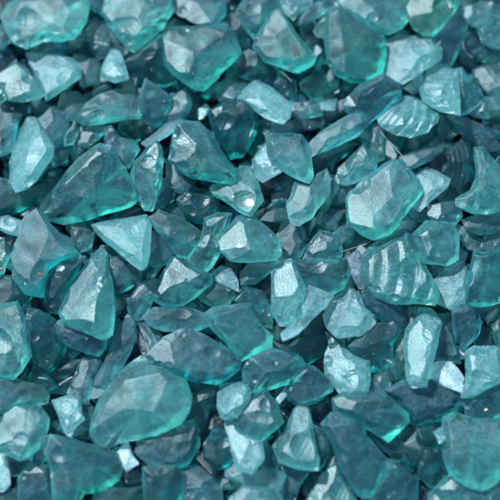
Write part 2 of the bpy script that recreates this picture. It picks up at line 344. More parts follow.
CHIPS = r'''
# layer|mat|lean right,up|tile: outline|top|flags|label
4|aqua|0,.1|A:8,70 30,20 90,-20 330,-25 350,20 335,95 290,155 240,165 170,165 110,195 60,170 20,110|92,10 322,-10 326,85 280,135 170,145 115,160 85,90||big frosted turquoise slab with emerald lower rim filling the top left corner
2|slate|0,.25|A:345,120 380,72 430,100 440,150 420,185 380,195 350,165|||small blue-grey cube-like chip wedged between the two big slabs at top left
4|aqua|.1,0|B:10,55 30,0 60,-30 280,-30 290,40 260,80 245,110 190,160 135,205 110,190 75,150 40,100|28,38 60,-20 280,-20 278,25 240,75 150,140 85,120||turquoise slab cut by the top edge with a glowing emerald edge along its lower right
2|slate|-.2,0|B:35,110 80,160 108,195 95,208 50,195 38,150|||small grey chip tucked under the left tip of the emerald-edged top slab
3|aqua|.05,.15|A:0,300 60,245 110,280 150,320 180,370 165,388 95,405 30,400 2,360|||turquoise chip with a flat face left of the pale blue triangular slab
3|pale|0,.2|A:105,215 150,208 280,235 315,275 318,310 270,345 190,400 180,360 150,310 120,260|118,222 270,240 300,285 262,335 195,380 165,310||pale blue-grey triangular slab below the big top left slab
2|slate|.2,.3|A:290,215 340,225 390,235 405,260 395,330 330,350 310,290|||dim grey-blue chip with a bright corner right of the pale triangular slab
1|deep|0,0|A:-15,180 40,195 60,240 5,300 -15,300|||dark dusty chip on the left edge above the flat turquoise chip
4|emer|-.2,0|A:-15,330 5,345 22,390 10,405 -15,405|||emerald sliver cut off by the left edge below the flat turquoise chip
2|deep|0,-.2|A:120,190 180,165 260,160 255,220 150,212|||dark teal strip showing beneath the big top left slab
2|slate|.1,.3|A:-15,95 20,108 48,160 10,188 -15,185|||grey-blue chip with a white glint on the left edge under the big top left slab
4|pale|-.2,.15|B:6,292 15,250 45,198 78,212 98,262 115,318 60,328 15,310|||pale wedge whose right end is hidden by a dark triangular shard near the top
3|deep|-.1,-.2|B:75,265 180,190 250,148 265,250 302,325 250,345 150,325|85,262 180,205 240,170 245,240 150,300||dark triangular shard left of the big seven-sided turquoise chip
4|teal|0,.05|Z:161,38 172,28 203,26 226,25 235,42 239,53 222,70 204,90 195,88 176,75 166,65 163,52|168,40 203,32 226,36 230,52 202,76 180,70 170,58||big seven-sided turquoise chip with a small dimple near the top centre
3|slate|0,.4|Z:174,-5 172,8 180,16 197,24 215,24 224,15 224,0 218,-6|180,0 195,3 212,0 218,10 208,20 192,18|gloss|shiny silver-grey chip on the top edge above the seven-sided chip
2|deep|0,-.1|B:240,125 300,78 350,105 300,130|||dark chip behind the upper left corner of the seven-sided chip
3|teal|0,.1|Z:79,115 88,103 100,95 115,90 139,89 142,105 139,118 110,122 90,125 80,122|82,115 100,108 128,103 140,105 139,113 110,117 92,121||long teal slab with a straight pale ridge running along it, upper left area
3|slate|.1,-.1|B:185,322 230,350 280,390 282,420 245,490 215,505 168,475 155,400|||dark leaf-shaped chip at the right end of the long ridged teal slab
2|slate|-.2,.1|B:340,355 290,390 270,440 245,490 310,515 340,470 365,420|||dusty grey-blue chip just right of the dark leaf-shaped chip
1|deep|.1,0|B:345,355 395,395 400,470 350,510 330,480|||dark teal chip beside the tiny white chip below the seven-sided chip
2|white|0,.4|B:398,440 420,420 440,440 415,470 400,475|||tiny bright white chip below the seven-sided turquoise chip
3|teal|0,-.05|C:165,20 200,-15 290,-15 335,40 290,50 265,95 245,145 220,152 175,100 148,50|||dark teal slab at the top edge left of the rust-smudged chip
4|teal|-.05,0|C:300,45 322,42 345,80 458,225 442,255 390,288 340,272 260,242 218,190 228,150 265,92|300,55 320,60 430,220 385,250 270,215 238,180 250,140||kite-shaped teal chip with a brownish smudge and green lower edge
1|deep|.1,0|C:110,70 150,58 200,130 222,150 218,205 160,205 125,130|||dark chip with white glints between the seven-sided chip and the kite-shaped chip
2|deep|0,-.1|C:135,250 150,220 200,203 250,220 300,265 332,282 280,328 220,322 150,302|||dark teal slab lying below the kite-shaped chip
2|slate|-.2,.4|C:58,350 130,293 180,318 175,360 130,412 80,402||gloss|glossy grey chip left of the bright pale blue block near the top centre
4|pale|-.1,.4|C:148,385 225,320 270,340 357,415 357,470 325,497 260,472 225,442 160,412|152,385 222,325 330,410 300,440 235,425||bright pale blue block near the top centre, lightest of its neighbours
3|deep|-.1,-.1|Z:209,112 222,105 240,102 254,110 258,123 254,135 243,155 230,157 216,135|||dark teal chip in the shadow of the bright pale blue block
2|deep|0,0|C:300,335 340,300 382,328 388,390 350,408|||dark slate chip to the right of the bright pale blue block
2|emer|0,-.1|D:0,332 90,288 132,370 122,392 50,398 8,355|||small dark emerald triangle below the kite-shaped chip
2|teal|0,.1|C:362,412 470,400 484,460 390,478 358,452|||low teal block between the bright pale block and the dark emerald triangle
2|slate|0,.2|H:258,122 330,100 390,75 492,73 492,98 440,120 350,132 280,152||crumb|crumbly dark grey strip above the smooth aqua block in the upper middle
3|aqua|0,.2|C:320,-20 450,-20 440,22 400,50 375,82 340,50|||aqua chip with a green drip-like point on the top edge right of centre
3|slate|-.1,.2|D:0,72 20,40 60,10 130,-8 152,20 100,50 40,88 5,96||round|dark curved chip with a light rim at the top edge
3|aqua|-.1,.1|D:58,120 90,60 135,38 112,100 108,150 72,145|||small aqua chip peeking out left of the big smoky teal chip
1|deep|.1,-.1|D:-5,100 50,90 80,150 112,170 118,245 60,248 20,190|||dark chip in the hollow right of the kite-shaped chip
4|teal|.05,-.05|D:105,55 150,33 182,45 332,150 338,220 322,290 290,318 200,322 140,292 113,250 103,150|118,65 152,48 310,160 312,235 280,292 205,300 130,260|big|big smoky teal chip with rounded corners below the top edge, right of centre
3|aqua|.1,.15|D:128,-5 240,-25 432,-15 437,60 400,110 350,137 310,122 180,45 150,28|||wide aqua slab on the top edge behind the big smoky teal chip
3|pale|-.1,.3|E:30,160 100,140 230,150 257,200 257,240 180,290 110,337 60,312 18,275 12,200|45,170 220,160 235,200 150,240 70,270|scoop|bright aqua chip with white streaks and an emerald lower edge, upper right area
4|slate|-.05,-.1|D:180,405 240,345 330,303 402,345 397,390 330,452 268,498 190,445|235,368 330,318 393,350 378,392 262,478 228,430||flat smoky chip with a lighter slanted left edge below the big smoky teal chip
2|pale|0,.4|D:68,405 142,398 134,440 90,438|||tiny pale flake left of the flat smoky chip with slanted edge
4|emer|-.05,.12|E:130,30 158,-22 310,-22 332,20 232,142 200,142 155,112 133,60|150,20 170,-10 300,-10 300,20 225,85 170,70||emerald-bottomed turquoise chip on the top edge near the right corner
3|slate|.15,-.1|E:340,38 377,60 367,110 312,252 240,252 255,200 240,155 280,90|||tall smooth smoky slab leaning right of the emerald-bottomed chip
3|aqua|.1,.1|Z:459,10 480,2 504,-5 505,25 492,27 472,26 462,14|||aqua chip in the top right corner
2|teal|.1,.2|E:310,-15 450,-15 400,15 348,38 330,15|||narrow teal chip on the top edge between the emerald-bottomed chip and the corner chip
3|aqua|0,.1|E:408,110 510,98 515,195 470,192 430,170|||aqua chip on the right edge under the top right corner chip
1|slate|.2,.3|E:385,105 422,150 412,182 370,182 360,160||gloss|small lilac-grey glossy chip beside the top of the tall smoky slab
2|teal|0,-.1|E:388,210 440,188 515,205 515,252 440,248 400,228|||low teal chip on the right edge below the aqua edge chip
2|slate|-.2,.2|E:398,280 460,252 515,268 515,400 450,372 400,315|||dusty grey-teal chip at the right edge, third down from the corner
4|pale|-.15,.35|E:230,255 290,268 328,288 328,462 250,442 193,402 183,360||flute:.2,1,30,1.1|upright chip with white horizontal ripples beside a smooth aqua slab, upper right
3|aqua|.2,-.05|E:325,285 350,278 422,360 437,395 370,452 318,462|||smooth aqua slab right of the white-rippled upright chip
2|aqua|0,.05|E:430,392 510,378 515,460 440,472 388,458|||aqua-teal chip at the right edge beside the smooth aqua slab
2|pale|0,.4|E:118,352 192,285 187,360 150,375||crumb|tiny pale crumbly bit left of the white-rippled upright chip
4|pale|0,.2|Z:380,119 396,100 403,96 413,97 427,106 437,115 435,123 425,132 410,137 395,134 383,126||flute:1,.45,34,2.4|half-disc chip with fan-like white flutes, upper right area
2|slate|0,.2|Z:-5,103 15,103 26,108 17,125 14,150 -5,157|-2,106 13,107 16,122 10,140 -3,142||grey-blue chip on the left edge beside the bright oval chip
4|pale|-.25,.3|F:100,68 150,80 172,120 212,190 212,230 150,322 110,352 70,362 44,310 38,250 68,130|105,80 150,92 170,150 195,200 140,290 80,340 60,280 85,150|bright|bright pale oval chip with an emerald rim near the left edge, whitest thing there
3|slate|.1,.1|F:158,80 210,28 262,60 274,120 245,165 210,192 172,130|||dusty grey chip leaning on the upper right of the bright oval chip
3|emer|.2,0|F:262,142 298,88 308,130 292,172 262,178|||small glowing emerald chip right of the bright oval chip
2|teal|.2,0|F:212,182 242,150 272,192 267,242 215,262 207,230|||small dull teal chip under the glowing emerald chip beside the bright oval
2|slate|0,.2|F:308,130 360,105 400,93 437,115 405,142 360,192 318,178|||dusty aqua-grey chip above the top of the large dark wedge
4|teal|-.1,-.15|Z:41,205 65,177 82,157 100,146 112,148 119,160 126,170 133,185 137,200 128,207 108,212 90,218 65,223 47,218|66,184 84,168 103,155,1.1 110,164 108,176 116,196 90,210 68,214|wedge|large dark wedge with a white-glinting ridge left of the leaf-shaped upright chip
3|slate|.1,.15|Z:104,130 112,126 120,138 135,142 138,150 128,167 118,167 108,150||crumb|crumbly grey chip behind the tip of the large dark wedge
2|deep|.05,-.1|Z:-4,178 10,180 19,188 45,183 44,195 20,210 -4,219|0,184 10,186 22,194 30,194 18,204 0,210||dark teal chip on the left edge below the bright oval chip
1|slate|.1,.4|F:88,452 150,408 168,432 110,468||gloss|thin shiny sliver left of the lower tip of the large dark wedge
3|pale|0,.2|K:-10,75 30,65 87,90 77,142 30,132 -10,112|||small pale bar on the left edge at mid height
4|teal|-.1,0|G:225,168 246,200 250,250 242,330 212,437 175,432 150,392 123,310 140,250 190,195|222,180 234,210 225,300 200,400 172,400 145,310 165,240||upright teal leaf-shaped chip with a bright right edge right of the large dark wedge
4|teal|0,-.05|Z:180,122 200,124 212,135 222,152 236,171 238,180 229,183 205,179 188,175 170,160 173,145|180,128 198,130 216,150 230,173 205,173 180,160 177,145|big|smooth dark teal five-sided slab right of the upright leaf-shaped chip
3|slate|-.2,.3|Z:143,142 165,124 180,120 177,130 150,146|||thin lilac-grey sliver running into the top of the five-sided slab
2|slate|.1,.1|G:258,238 290,258 362,308 378,350 350,372 300,362 268,300||round|dark rounded chip between the leaf-shaped chip and the five-sided slab
2|teal|.15,0|G:240,330 270,313 298,350 293,400 240,432 215,432|||small teal chip behind the lower right of the upright leaf-shaped chip
2|deep|0,-.05|G:310,400 350,373 462,388 473,440 442,495 380,488 330,442|||dark teal chip below the five-sided slab
3|aqua|-.1,.2|H:42,350 60,335 130,335 158,268 200,273 232,340 247,400 200,462 170,452 130,422 60,382|50,350 130,345 165,300 200,300 225,390 195,440 140,410||aqua shard with two bright white sparkles in the upper middle
1|slate|.1,.1|Z:162,208 168,201 184,210 191,225 178,221|||narrow grey chip below the upright leaf-shaped chip
1|emer|0,-.2|Z:121,120 148,117 151,130 136,141 119,131|||dark green chip in the gap below the long ridged teal slab
4|aqua|.05,.05|Z:267,139 275,134 300,135 309,147 312,175 308,183 297,178 273,164 268,150|272,142 300,140 307,170 298,172 276,158||smooth aqua block with a flat face in the upper middle
3|pale|-.3,.2|H:213,240 250,188 285,165 277,200 292,255 322,287 250,327 223,300|||pale blue facet chip tucked under the left side of the smooth aqua block
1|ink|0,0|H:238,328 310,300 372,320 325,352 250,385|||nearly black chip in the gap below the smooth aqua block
1|slate|-.1,.2|H:288,372 370,328 393,340 355,400 342,485 298,475||crumb|dim grey chip left of the star-shaped aqua chip
4|aqua|0,.15|Z:288,205 296,183 310,186 316,176 327,169 330,180 328,195 317,208 312,217 300,224 292,221||concave|star-shaped aqua chip with notched edges at the centre top
4|slate|-.1,.15|Z:308,145 322,132 350,115 359,111 365,117 365,127 355,137 330,149 315,155 310,153|313,145 350,121 360,118 362,123 330,140|rod|thick rod-like teal chip with a shiny stripe slanting up to the right
2|deep|0,-.1|I:58,237 100,215 190,178 207,195 150,247 90,268|||dark thin chip lying directly under the thick rod-like chip
2|teal|-.1,0|Z:352,137 362,126 383,124 383,158 375,161 366,146||crumb|rough upright teal chip behind the thin curved fibre
3|aqua|-.1,.05|I:250,178 292,230 302,260 282,302 190,337 142,322 160,270 200,230|248,190 285,245 265,285 195,310 210,245||small teal pyramid left of the big speckled chip
4|aqua|0,.05|Z:395,160 401,162 417,182 422,192 410,207 398,224 390,233 375,238 362,233 349,222 348,200 352,192 370,177|394,165 412,188 393,222 375,230 354,218 354,200 375,180|big|big speckled aqua chip shaped like a rounded diamond, right of the centre
3|slate|-.1,.25|Z:401,157 437,141 443,144 441,153 432,160 412,169 405,168|406,159 437,145 439,148 412,164|gloss|rod-like grey chip with shiny dots touching the top of the speckled diamond chip
2|slate|0,.1|I:118,345 200,338 208,390 150,417 112,402|||little grey block between the star-shaped chip and the speckled diamond chip
1|deep|0,0|I:118,420 195,398 203,495 118,495|||dark teal chip in the gap left of the speckled diamond chip
3|pale|-.2,.25|J:162,305 210,273 250,290 293,320 283,350 220,402 180,442 152,422 178,370|||pale crumbly-topped chip just right of the speckled diamond chip
2|deep|.1,0|J:350,153 387,165 397,230 397,330 360,372 300,407 248,392 290,330 268,290 280,220||flute:1,.1,16,.45|dark chip with fine vertical streaks left of the claw-shaped aqua chip
4|aqua|.15,.15|Z:475,150 485,149 504,172 506,208 485,213 472,212 457,205 456,198 470,190 477,177 477,165|480,155 500,180 500,203 475,206 464,201 478,188|concave|claw-shaped bright aqua chip with a concave left side on the right edge
2|slate|.1,.2|J:250,80 270,63 293,110 293,140 270,163 253,130|||small lilac shard right of the fan-fluted half-disc chip
2|slate|.1,.1|Z:447,117 462,116 480,125 499,143 496,149 482,150 467,139|452,120 466,120 488,138 484,144||slanting grey slab above the claw-shaped aqua chip
1|teal|.1,.1|J:408,92 478,108 474,155 430,140|||dull greenish chip behind the slanting grey slab above the claw
3|slate|0,.1|Z:429,206 440,203 458,202 461,215 456,224 435,223 429,215|||dusty teal chip above the square aqua block at right
2|slate|0,.05|Z:407,211 420,208 433,215 429,222 415,221|||small dark grey chip above left of the square aqua block
3|slate|.05,.15|Z:463,220 480,215 504,214 504,231 480,234 467,229|||dusty aqua chip on the right edge below the claw-shaped chip
4|slate|-.1,.0|Z:22,222 37,211 46,221 62,237 75,250 80,258 62,260 48,270 43,296 25,292 14,277 12,255 18,235|28,225 38,217 60,243 70,254 50,263 38,285 24,278 19,255||large dusty teal chip with a tiny rust speck near the left edge
3|emer|-.1,.05|Z:-8,237 4,240 10,255 4,272 -8,276|||bright emerald chip cut off by the left edge at mid height
2|deep|0,-.1|K:-15,312 60,308 122,390 90,422 -15,448|||dark chip on the left edge below the rust-specked chip
3|deep|-.2,-.1|Z:45,283 52,272 62,259 85,258 72,282 60,312 50,311 44,300|||dark chip with a white sparkle between the rust-specked chip and the pale pyramid
4|aqua|-.1,.15|Z:100,247 106,256 113,290 115,318 112,332 105,337 85,330 65,323 60,312 72,282 88,262|99,256,1.2 101,275,1.2 98,300,1.2 96,322 70,314 82,285|wedge|tall pyramid chip with a pale left face and an emerald right face, left side
4|pale|-.05,.3|Z:92,225 100,222 125,219 145,216 150,225 146,266 140,268 125,257 105,241 97,233|97,226 143,222 142,258 125,250 107,236||bright pale blue four-sided slab right of the rust-specked chip
2|slate|0,.1|K:278,90 340,88 373,130 363,192 320,203 290,150||crumb|dark crumbly chip between the rust-specked chip and the pale four-sided slab
2|slate|0,-.05|Z:107,260 125,256 140,272 140,281 125,291 114,293 109,277|||smoky chip under the lower edge of the pale four-sided slab
3|teal|.1,-.1|Z:150,219 161,211 183,220 200,232 203,240 187,258 177,255 165,240|155,219 163,216 195,235 182,243 168,236||teal chip with an emerald lower edge right of the pale four-sided slab
2|slate|-.1,0|L:188,220 215,128 250,150 293,200 282,252 220,263 188,247|||smoky upright chip touching the right edge of the pale four-sided slab
3|teal|-.15,-.05|Z:188,257 200,240 204,220 215,216 231,215 226,232 221,248 212,266 203,273 197,271 190,263|||slanting teal slab left of the rounded aqua lump
3|teal|-.05,.05|Z:175,258 187,264 210,275 211,283 195,297 178,307 167,307 153,298 157,282 165,270|175,264 205,277 185,291 165,297 160,290 168,272||teal chip with a straight emerald lower edge below the smoky upright chip
2|slate|-.2,.05|L:118,400 160,338 210,318 233,330 218,390 180,472 130,478 112,430|||dusty rounded grey-teal chip left of the emerald-edged teal chip, centre left
1|white|0,.3|L:188,272 252,258 222,302 188,308||gloss|tiny white glossy bit under the smoky upright chip
3|slate|0,.1|Z:145,317 155,308 185,307 203,314 208,325 195,331 165,331 150,325|150,315 185,311 202,319 170,321|rod|long grey bar with a thin emerald underside, centre left
2|pale|-.1,.4|Z:213,274 222,267 231,270 237,280 238,291 228,286 217,283||gloss|small gleaming white-topped chip left of the upright bright-bottomed block
2|teal|0,0|Z:199,294 214,281 230,287 238,287 229,303 215,307 203,301|||teal chip directly beneath the gleaming white-topped chip
4|aqua|0,.15|Z:220,242 227,231 237,217 250,216 265,227 278,240 280,252 275,259 257,261 232,260 222,251|226,244 240,224 252,223 270,240 272,250 240,250|big|rounded aqua lump with one white spark at the picture centre
2|slate|.05,.05|M:308,140 350,70 402,88 433,160 395,232 330,243 312,200|||plain grey block right of the rounded aqua lump
2|slate|-.1,.3|M:163,290 200,250 282,248 283,282 220,332 168,338||gloss|glossy grey pebble-like chip below the rounded aqua lump
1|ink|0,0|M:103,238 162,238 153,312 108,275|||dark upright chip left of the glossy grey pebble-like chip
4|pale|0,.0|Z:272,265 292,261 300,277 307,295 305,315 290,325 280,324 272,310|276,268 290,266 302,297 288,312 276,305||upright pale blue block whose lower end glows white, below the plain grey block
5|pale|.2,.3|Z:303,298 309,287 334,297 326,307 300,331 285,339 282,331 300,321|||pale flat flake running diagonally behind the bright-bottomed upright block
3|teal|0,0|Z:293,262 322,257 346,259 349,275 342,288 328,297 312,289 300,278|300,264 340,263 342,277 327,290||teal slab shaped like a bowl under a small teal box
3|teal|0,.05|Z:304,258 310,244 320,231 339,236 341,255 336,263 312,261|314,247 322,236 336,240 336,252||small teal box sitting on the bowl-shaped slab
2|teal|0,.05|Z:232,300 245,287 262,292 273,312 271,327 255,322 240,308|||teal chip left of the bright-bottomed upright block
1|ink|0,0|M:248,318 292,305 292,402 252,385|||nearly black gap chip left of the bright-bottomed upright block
2|slate|0,.1|N:88,100 110,68 147,78 153,120 100,128||round|small round grey chip above the small teal box
1|teal|0,0|N:158,110 200,78 252,150 252,188 180,203 162,150|||dull teal chip below the left corner of the speckled diamond chip
3|lint|0,.1|N:188,240 230,208 262,240 252,290 272,340 235,353 208,300||crumb|fuzzy lilac-grey bit left of the big fluted aqua chip
2|lint|0,.1|N:372,130 400,90 472,78 445,132||crumb|fuzzy lilac-grey tuft above the big fluted aqua chip
4|aqua|-.05,.15|Z:361,260 372,247 392,234 406,230 416,245 424,262 429,275 436,293 432,304 415,302 395,303 377,296 366,284 361,270|370,258 392,243 406,238 420,270 424,293 395,294 374,282|flute:1,.12,50,2.4|big aqua chip with deep vertical flutes, right of centre
3|slate|.1,-.1|Z:362,292 375,290 400,305 411,320 408,329 395,331 380,319 365,306||rod|dark oblong chip lying under the big fluted aqua chip
3|pale|-.05,.25|Z:325,315 332,302 350,286 360,297 368,310 374,322 360,334 338,337 327,326|333,312 350,293 365,313 358,325 340,322|scoop|pale scooped chip left of the dark oblong chip
4|aqua|.05,.05|Z:414,235 427,222 455,225 458,235 457,258 447,265 424,262 420,247|422,236 430,227 452,230 452,255 428,255||square aqua block right of the big fluted chip
2|slate|.05,.2|O:328,98 380,118 433,170 422,203 370,192 338,150||crumb|crumbly lilac chip right of the square aqua block
2|pale|.1,.2|O:325,185 368,210 353,248 322,253|||small pale bit at the lower right corner of the square aqua block
2|teal|0,0|O:188,252 292,258 245,333 208,313|||teal chip under the square aqua block
3|pale|0,.15|Z:432,284 440,275 463,263 469,278 466,306 455,311 437,303 431,295|437,286 460,272 462,300 452,304 440,296|scoop|pale lilac-blue slab with a white ridge below the square aqua block
4|teal|-.05,-.05|Z:470,272 474,253 482,254 504,249 506,298 492,304 478,306 465,300|||large dark teal slab cut by the right edge below mid height
2|teal|.1,0|O:423,190 440,148 515,108 515,222 440,218|||teal chip on the right edge above the large dark edge slab
3|ink|-.1,.3|O:132,447 165,428 173,470 145,493||gloss|tiny black glossy bead under the big fluted aqua chip
3|slate|0,-.05|Z:452,312 460,305 475,309 481,322 478,335 467,346 457,341 453,327||round|dark egg-shaped chip below the pale lilac-blue slab
2|slate|.1,.1|T:408,28 510,15 515,62 450,82 420,62|||grey chip on the right edge right of the dark egg-shaped chip
4|aqua|-.05,.05|Z:-8,308 17,304 27,325 31,355 22,370 14,378 -8,372|-5,312 15,310 22,328 24,352 12,366 -5,364||broad aqua-teal slab on the left edge with a green right rim
3|deep|.3,-.05|Z:27,342 27,322 31,310 39,312 60,325 65,347 55,365 45,375 31,383 27,377 35,365 30,352|41,318 58,328 60,346 48,368 43,345||dark chip with a curved left face beside the broad left edge slab
3|slate|-.05,-.2|Z:54,330 62,321 82,329 105,336 104,348 97,356 85,353 70,347 60,339|||grey chip directly under the tall two-faced pyramid
2|slate|-.1,.3|Z:68,392 75,375 82,358 98,358 101,365 92,382 89,402 75,402||crumb|crumbly sparkling chip above the little notched aqua chip
3|slate|-.2,.15|Z:92,396 97,375 110,350 120,325 127,316 134,322 135,340 125,362 112,383 100,394|99,380 113,352 124,326 130,326 122,345 106,376||long narrow shard with white left facets standing right of the pyramid
1|deep|0,-.1|Z:32,386 60,366 82,358 78,374 48,388|||dark teal strip below the grey chip under the pyramid
3|teal|.05,-.1|Z:-6,377 15,378 42,387 48,395 46,404 30,405 15,408 -6,417|||dark teal slab on the left edge below the broad aqua-teal slab
4|aqua|0,.2|Z:-6,425 12,406 27,404 40,407 47,420 46,433 38,448 22,458 -6,448|3,422 18,412 36,415 34,432 20,446 -4,438|crumb|rough aqua lump with an emerald spark on the left edge near the bottom
4|pale|0,.2|U:208,110 270,90 317,95 322,150 338,175 302,202 287,243 263,227 238,165||concave|little notched aqua chip in the lower left
2|slate|.1,0|U:298,200 340,178 373,220 353,255 300,245|||small grey-teal chip under the little notched aqua chip
4|teal|.16,.0|Z:43,439 54,436 75,440 95,447 115,454 122,465 117,481 107,489 85,493 75,507 57,507 53,475|63,443 95,451 110,460 105,478 82,488 74,500 70,478|big|large dark teal block with a plain broad top and emerald right end, bottom left
3|slate|0,-.05|Z:19,479 32,462 48,467 54,480 59,507 19,507|24,482 33,470 46,473 52,503 26,503||grey-teal chip on the bottom edge left of the large dark block
2|white|.1,.3|U:-20,310 30,318 42,430 20,455 -20,455||gloss|white gleaming chip on the left edge near the bottom corner
2|deep|0,0|U:38,328 100,338 133,360 92,402 48,402|||dark teal chip below the rough aqua lump at lower left
2|slate|0,0|U:-20,452 60,458 84,520 -20,520|||grey chip in the bottom left corner
4|aqua|-.08,.08|Z:97,410 105,390 120,372 140,359 165,366 182,377 190,397 188,410 180,422 165,430 150,437 128,441 110,449 98,451 91,435 93,422|125,380,1.15 160,372 183,396 178,412 150,424 116,434 105,424|huge|huge frosted grey-aqua boulder chip, largest in the lower left half
4|slate|0,0|Z:147,355 158,345 165,338 185,329 200,334 215,343 232,352 239,362 237,370 225,379 215,383 195,381 180,378 162,366 150,361|162,354 185,347 222,361 226,371 197,376 170,364||wide grey slab with a darker oval face above right of the huge boulder chip
2|slate|-.1,.35|P:148,95 200,93 243,140 238,203 180,228 163,190||flute:1,-.4,16,1.2|rippled shiny chip at the left end of the wide grey slab
2|deep|-.1,-.1|Z:183,413 192,394 218,384 221,395 200,423 184,421|187,411 215,389 216,395 199,416||dark leaf-shaped chip right of the huge boulder chip
4|pale|-.1,.3|Z:219,386 245,384 251,391 246,405 237,416 223,418 218,407|223,389 246,387 242,402 226,413|bright|small bright white-aqua block below the right end of the wide grey slab
4|teal|.1,.1|Z:206,315 215,308 250,305 258,322 272,337 272,347 240,362 235,352 210,326|212,315 248,311 266,340 240,353 216,325||broad teal-grey slab below the gleaming white-topped chip
4|teal|.05,-.1|Z:243,369 254,356 275,350 297,355 304,367 298,381 265,391 254,393 245,385|256,367,1 296,359,1 299,372 258,385||oblong teal bar with a ridge along its top, below the broad teal-grey slab
2|deep|.05,-.05|Z:289,346 300,338 326,336 328,345 320,357 306,365 294,355|||dark teal chip right of the ridged oblong bar
1|slate|.05,.1|R:248,115 290,108 362,175 353,213 290,203 278,150|||dim grey chip between the broad teal-grey slab and the dark teal chip
3|slate|-.05,-.05|Z:286,392 291,378 303,367 313,367 331,383 331,391 315,402 300,406 290,401||round|smoky rounded chip at the lower right of the ridged oblong bar
4|teal|-.1,.1|Z:231,421 250,397 265,391 277,404 282,422 260,442 240,436|236,420 253,402 264,397 274,420 256,434||plain grey-teal six-sided chip left of the shark-tooth chip
4|aqua|-.15,.2|Z:294,412 301,406 309,411 312,426 318,457 316,468 297,466 280,461 274,446 285,431|297,415 304,412 309,435 312,456 296,458 282,450 290,435|bright|glowing aqua chip shaped like a shark tooth, bottom centre
3|white|0,.3|R:308,392 347,348 343,382 320,408||gloss|tiny white glint chip below the ridged oblong bar
1|deep|0,0|W:305,130 350,108 375,160 330,235 310,190|||dark chip in the gap left of the shark-tooth chip
5|pale|-.1,.2|Z:225,424 232,419 238,434 261,442 263,457 252,471 237,468|||pale chip with sparkling dots beneath the plain six-sided chip
2|slate|.1,0|W:242,290 270,268 323,340 303,378 250,375|||grey chip left of the base of the shark-tooth chip
3|aqua|0,.2|W:108,382 140,348 210,383 300,373 333,400 313,458 240,452 170,432 112,412|||wide pale grey-aqua chip below the chip with sparkling dots
3|deep|-.1,-.05|W:17,280 50,223 110,228 133,310 112,362 70,378 18,332||round|dark navy ball-like chip near the bottom, left of the sparkling-dot chip
1|ink|0,0|W:25,200 70,148 105,198 95,235 28,225|||dark chip above the navy ball-like chip
2|slate|.1,.3|Z:183,471 200,465 215,473 221,487 223,507 185,507|188,471 202,468 214,477 200,483|gloss|dark chip with a silvery top on the bottom edge below the navy ball-like chip
5|aqua|0,.1|Z:231,498 243,486 275,490 284,507 229,507|||pale aqua chip on the bottom edge at centre
3|slate|.2,0|Z:312,426 325,431 331,445 321,469 312,468|||grey-teal chip hugging the right side of the shark-tooth chip
2|slate|0,-.1|W:328,370 440,383 400,440 380,510 330,500|||dim grey chip on the bottom edge below the shark-tooth chip
3|aqua|-.1,.1|Z:304,507 322,475 337,464 343,480 356,500 358,507|||dull aqua triangle on the bottom edge left of the long chip with fluted end
4|slate|-.05,0|Z:322,425 332,414 350,416 360,423 367,437 385,457 393,467 382,481 372,498 362,498 350,486 341,468 335,452 330,440|330,425 350,422 362,440 380,465 366,488 356,480 345,455|huge|long grey chip slanting to the bottom edge with a fluted pale lower end
4|teal|.05,-.05|Z:334,399 345,393 385,395 406,414 408,422 387,441 380,437 362,427 350,417 335,412|340,402 383,399 400,415 382,426 352,410|big|smooth slate-teal slab with a green lower right edge above the long slanting chip
3|slate|.1,.05|Z:385,460 397,462 417,482 417,507 365,507 376,492|||plain grey slab on the bottom edge right of the long slanting chip
2|deep|0,0|Z:367,433 387,441 410,443 421,453 418,479 400,464|||dark teal chip with pale dots below the smooth slate-teal slab
1|ink|0,0|X:45,122 120,98 138,150 80,183 28,142|||dark chip right of the shark-tooth tip
3|pale|-.1,.2|Z:330,345 340,343 350,353 368,361 368,378 365,393 342,395 326,374 326,357|334,350 348,360 362,366 360,386 346,388 334,370|flute:.6,-1,30,.9|pale chip with curved ridges on its upper half, lower right of centre
3|deep|-.05,-.1|Z:350,346 372,326 392,323 400,332 392,345 393,360 382,371 370,371 355,354|358,346 374,332 391,330 385,350 372,362||dark upright slab with an emerald foot right of the ridged pale chip
3|slate|.05,.25|Z:366,378 386,373 392,380 384,398 366,395|||small flat lilac-grey chip below the dark slab with the emerald foot
2|slate|0,.3|S:103,128 140,143 172,148 178,183 118,185||gloss|small wet-looking crumb above the ridged pale chip
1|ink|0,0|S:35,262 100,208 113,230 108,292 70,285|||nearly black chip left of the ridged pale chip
2|emer|-.2,0|Z:391,357 396,337 408,330 410,350 409,384 397,376|||emerald chip behind the left edge of the tall white-aqua shard
4|pale|-.15,.2|Z:407,331 420,310 432,311 441,325 436,345 425,383 412,385 406,375 405,347|412,334 422,316 434,326 428,350 418,376 411,368|scoop|tall white-aqua shard standing above the bright white chip, right side
2|teal|.1,0|Z:438,317 450,315 456,345 461,363 450,360 432,358|||flat aqua-teal chip right of the tall white-aqua shard
3|white|-.05,.4|Z:427,372 440,362 452,363 462,377 459,390 432,381||bright|bright white speckled chip at the foot of the tall white-aqua shard
1|white|0,.2|T:318,195 360,183 373,215 340,238 318,222|||tiny lilac-white bit above right of the bright white speckled chip
4|pale|.05,.15|Z:467,354 475,348 498,348 504,360 501,380 485,388 472,396 461,396 466,382|471,357 496,352 498,376 472,389||pale blue square slab near the right edge, lower half
1|deep|0,0|T:408,118 440,108 473,130 485,195 398,195|||dark teal chip above the pale blue square slab
3|emer|-.1,0|Z:492,327 504,316 506,350 497,348|||emerald chip on the right edge above the pale blue square slab
3|slate|0,-.15|Z:386,391 402,382 425,379 450,387 465,394 461,407 440,421 420,425 411,422 400,405|396,391 424,385 456,396 436,414 418,418 405,402|big|wide dark grey slab below the bright white speckled chip
2|slate|0,-.1|Y:152,188 255,185 243,215 185,263 158,237|||grey chip beneath the wide dark grey slab
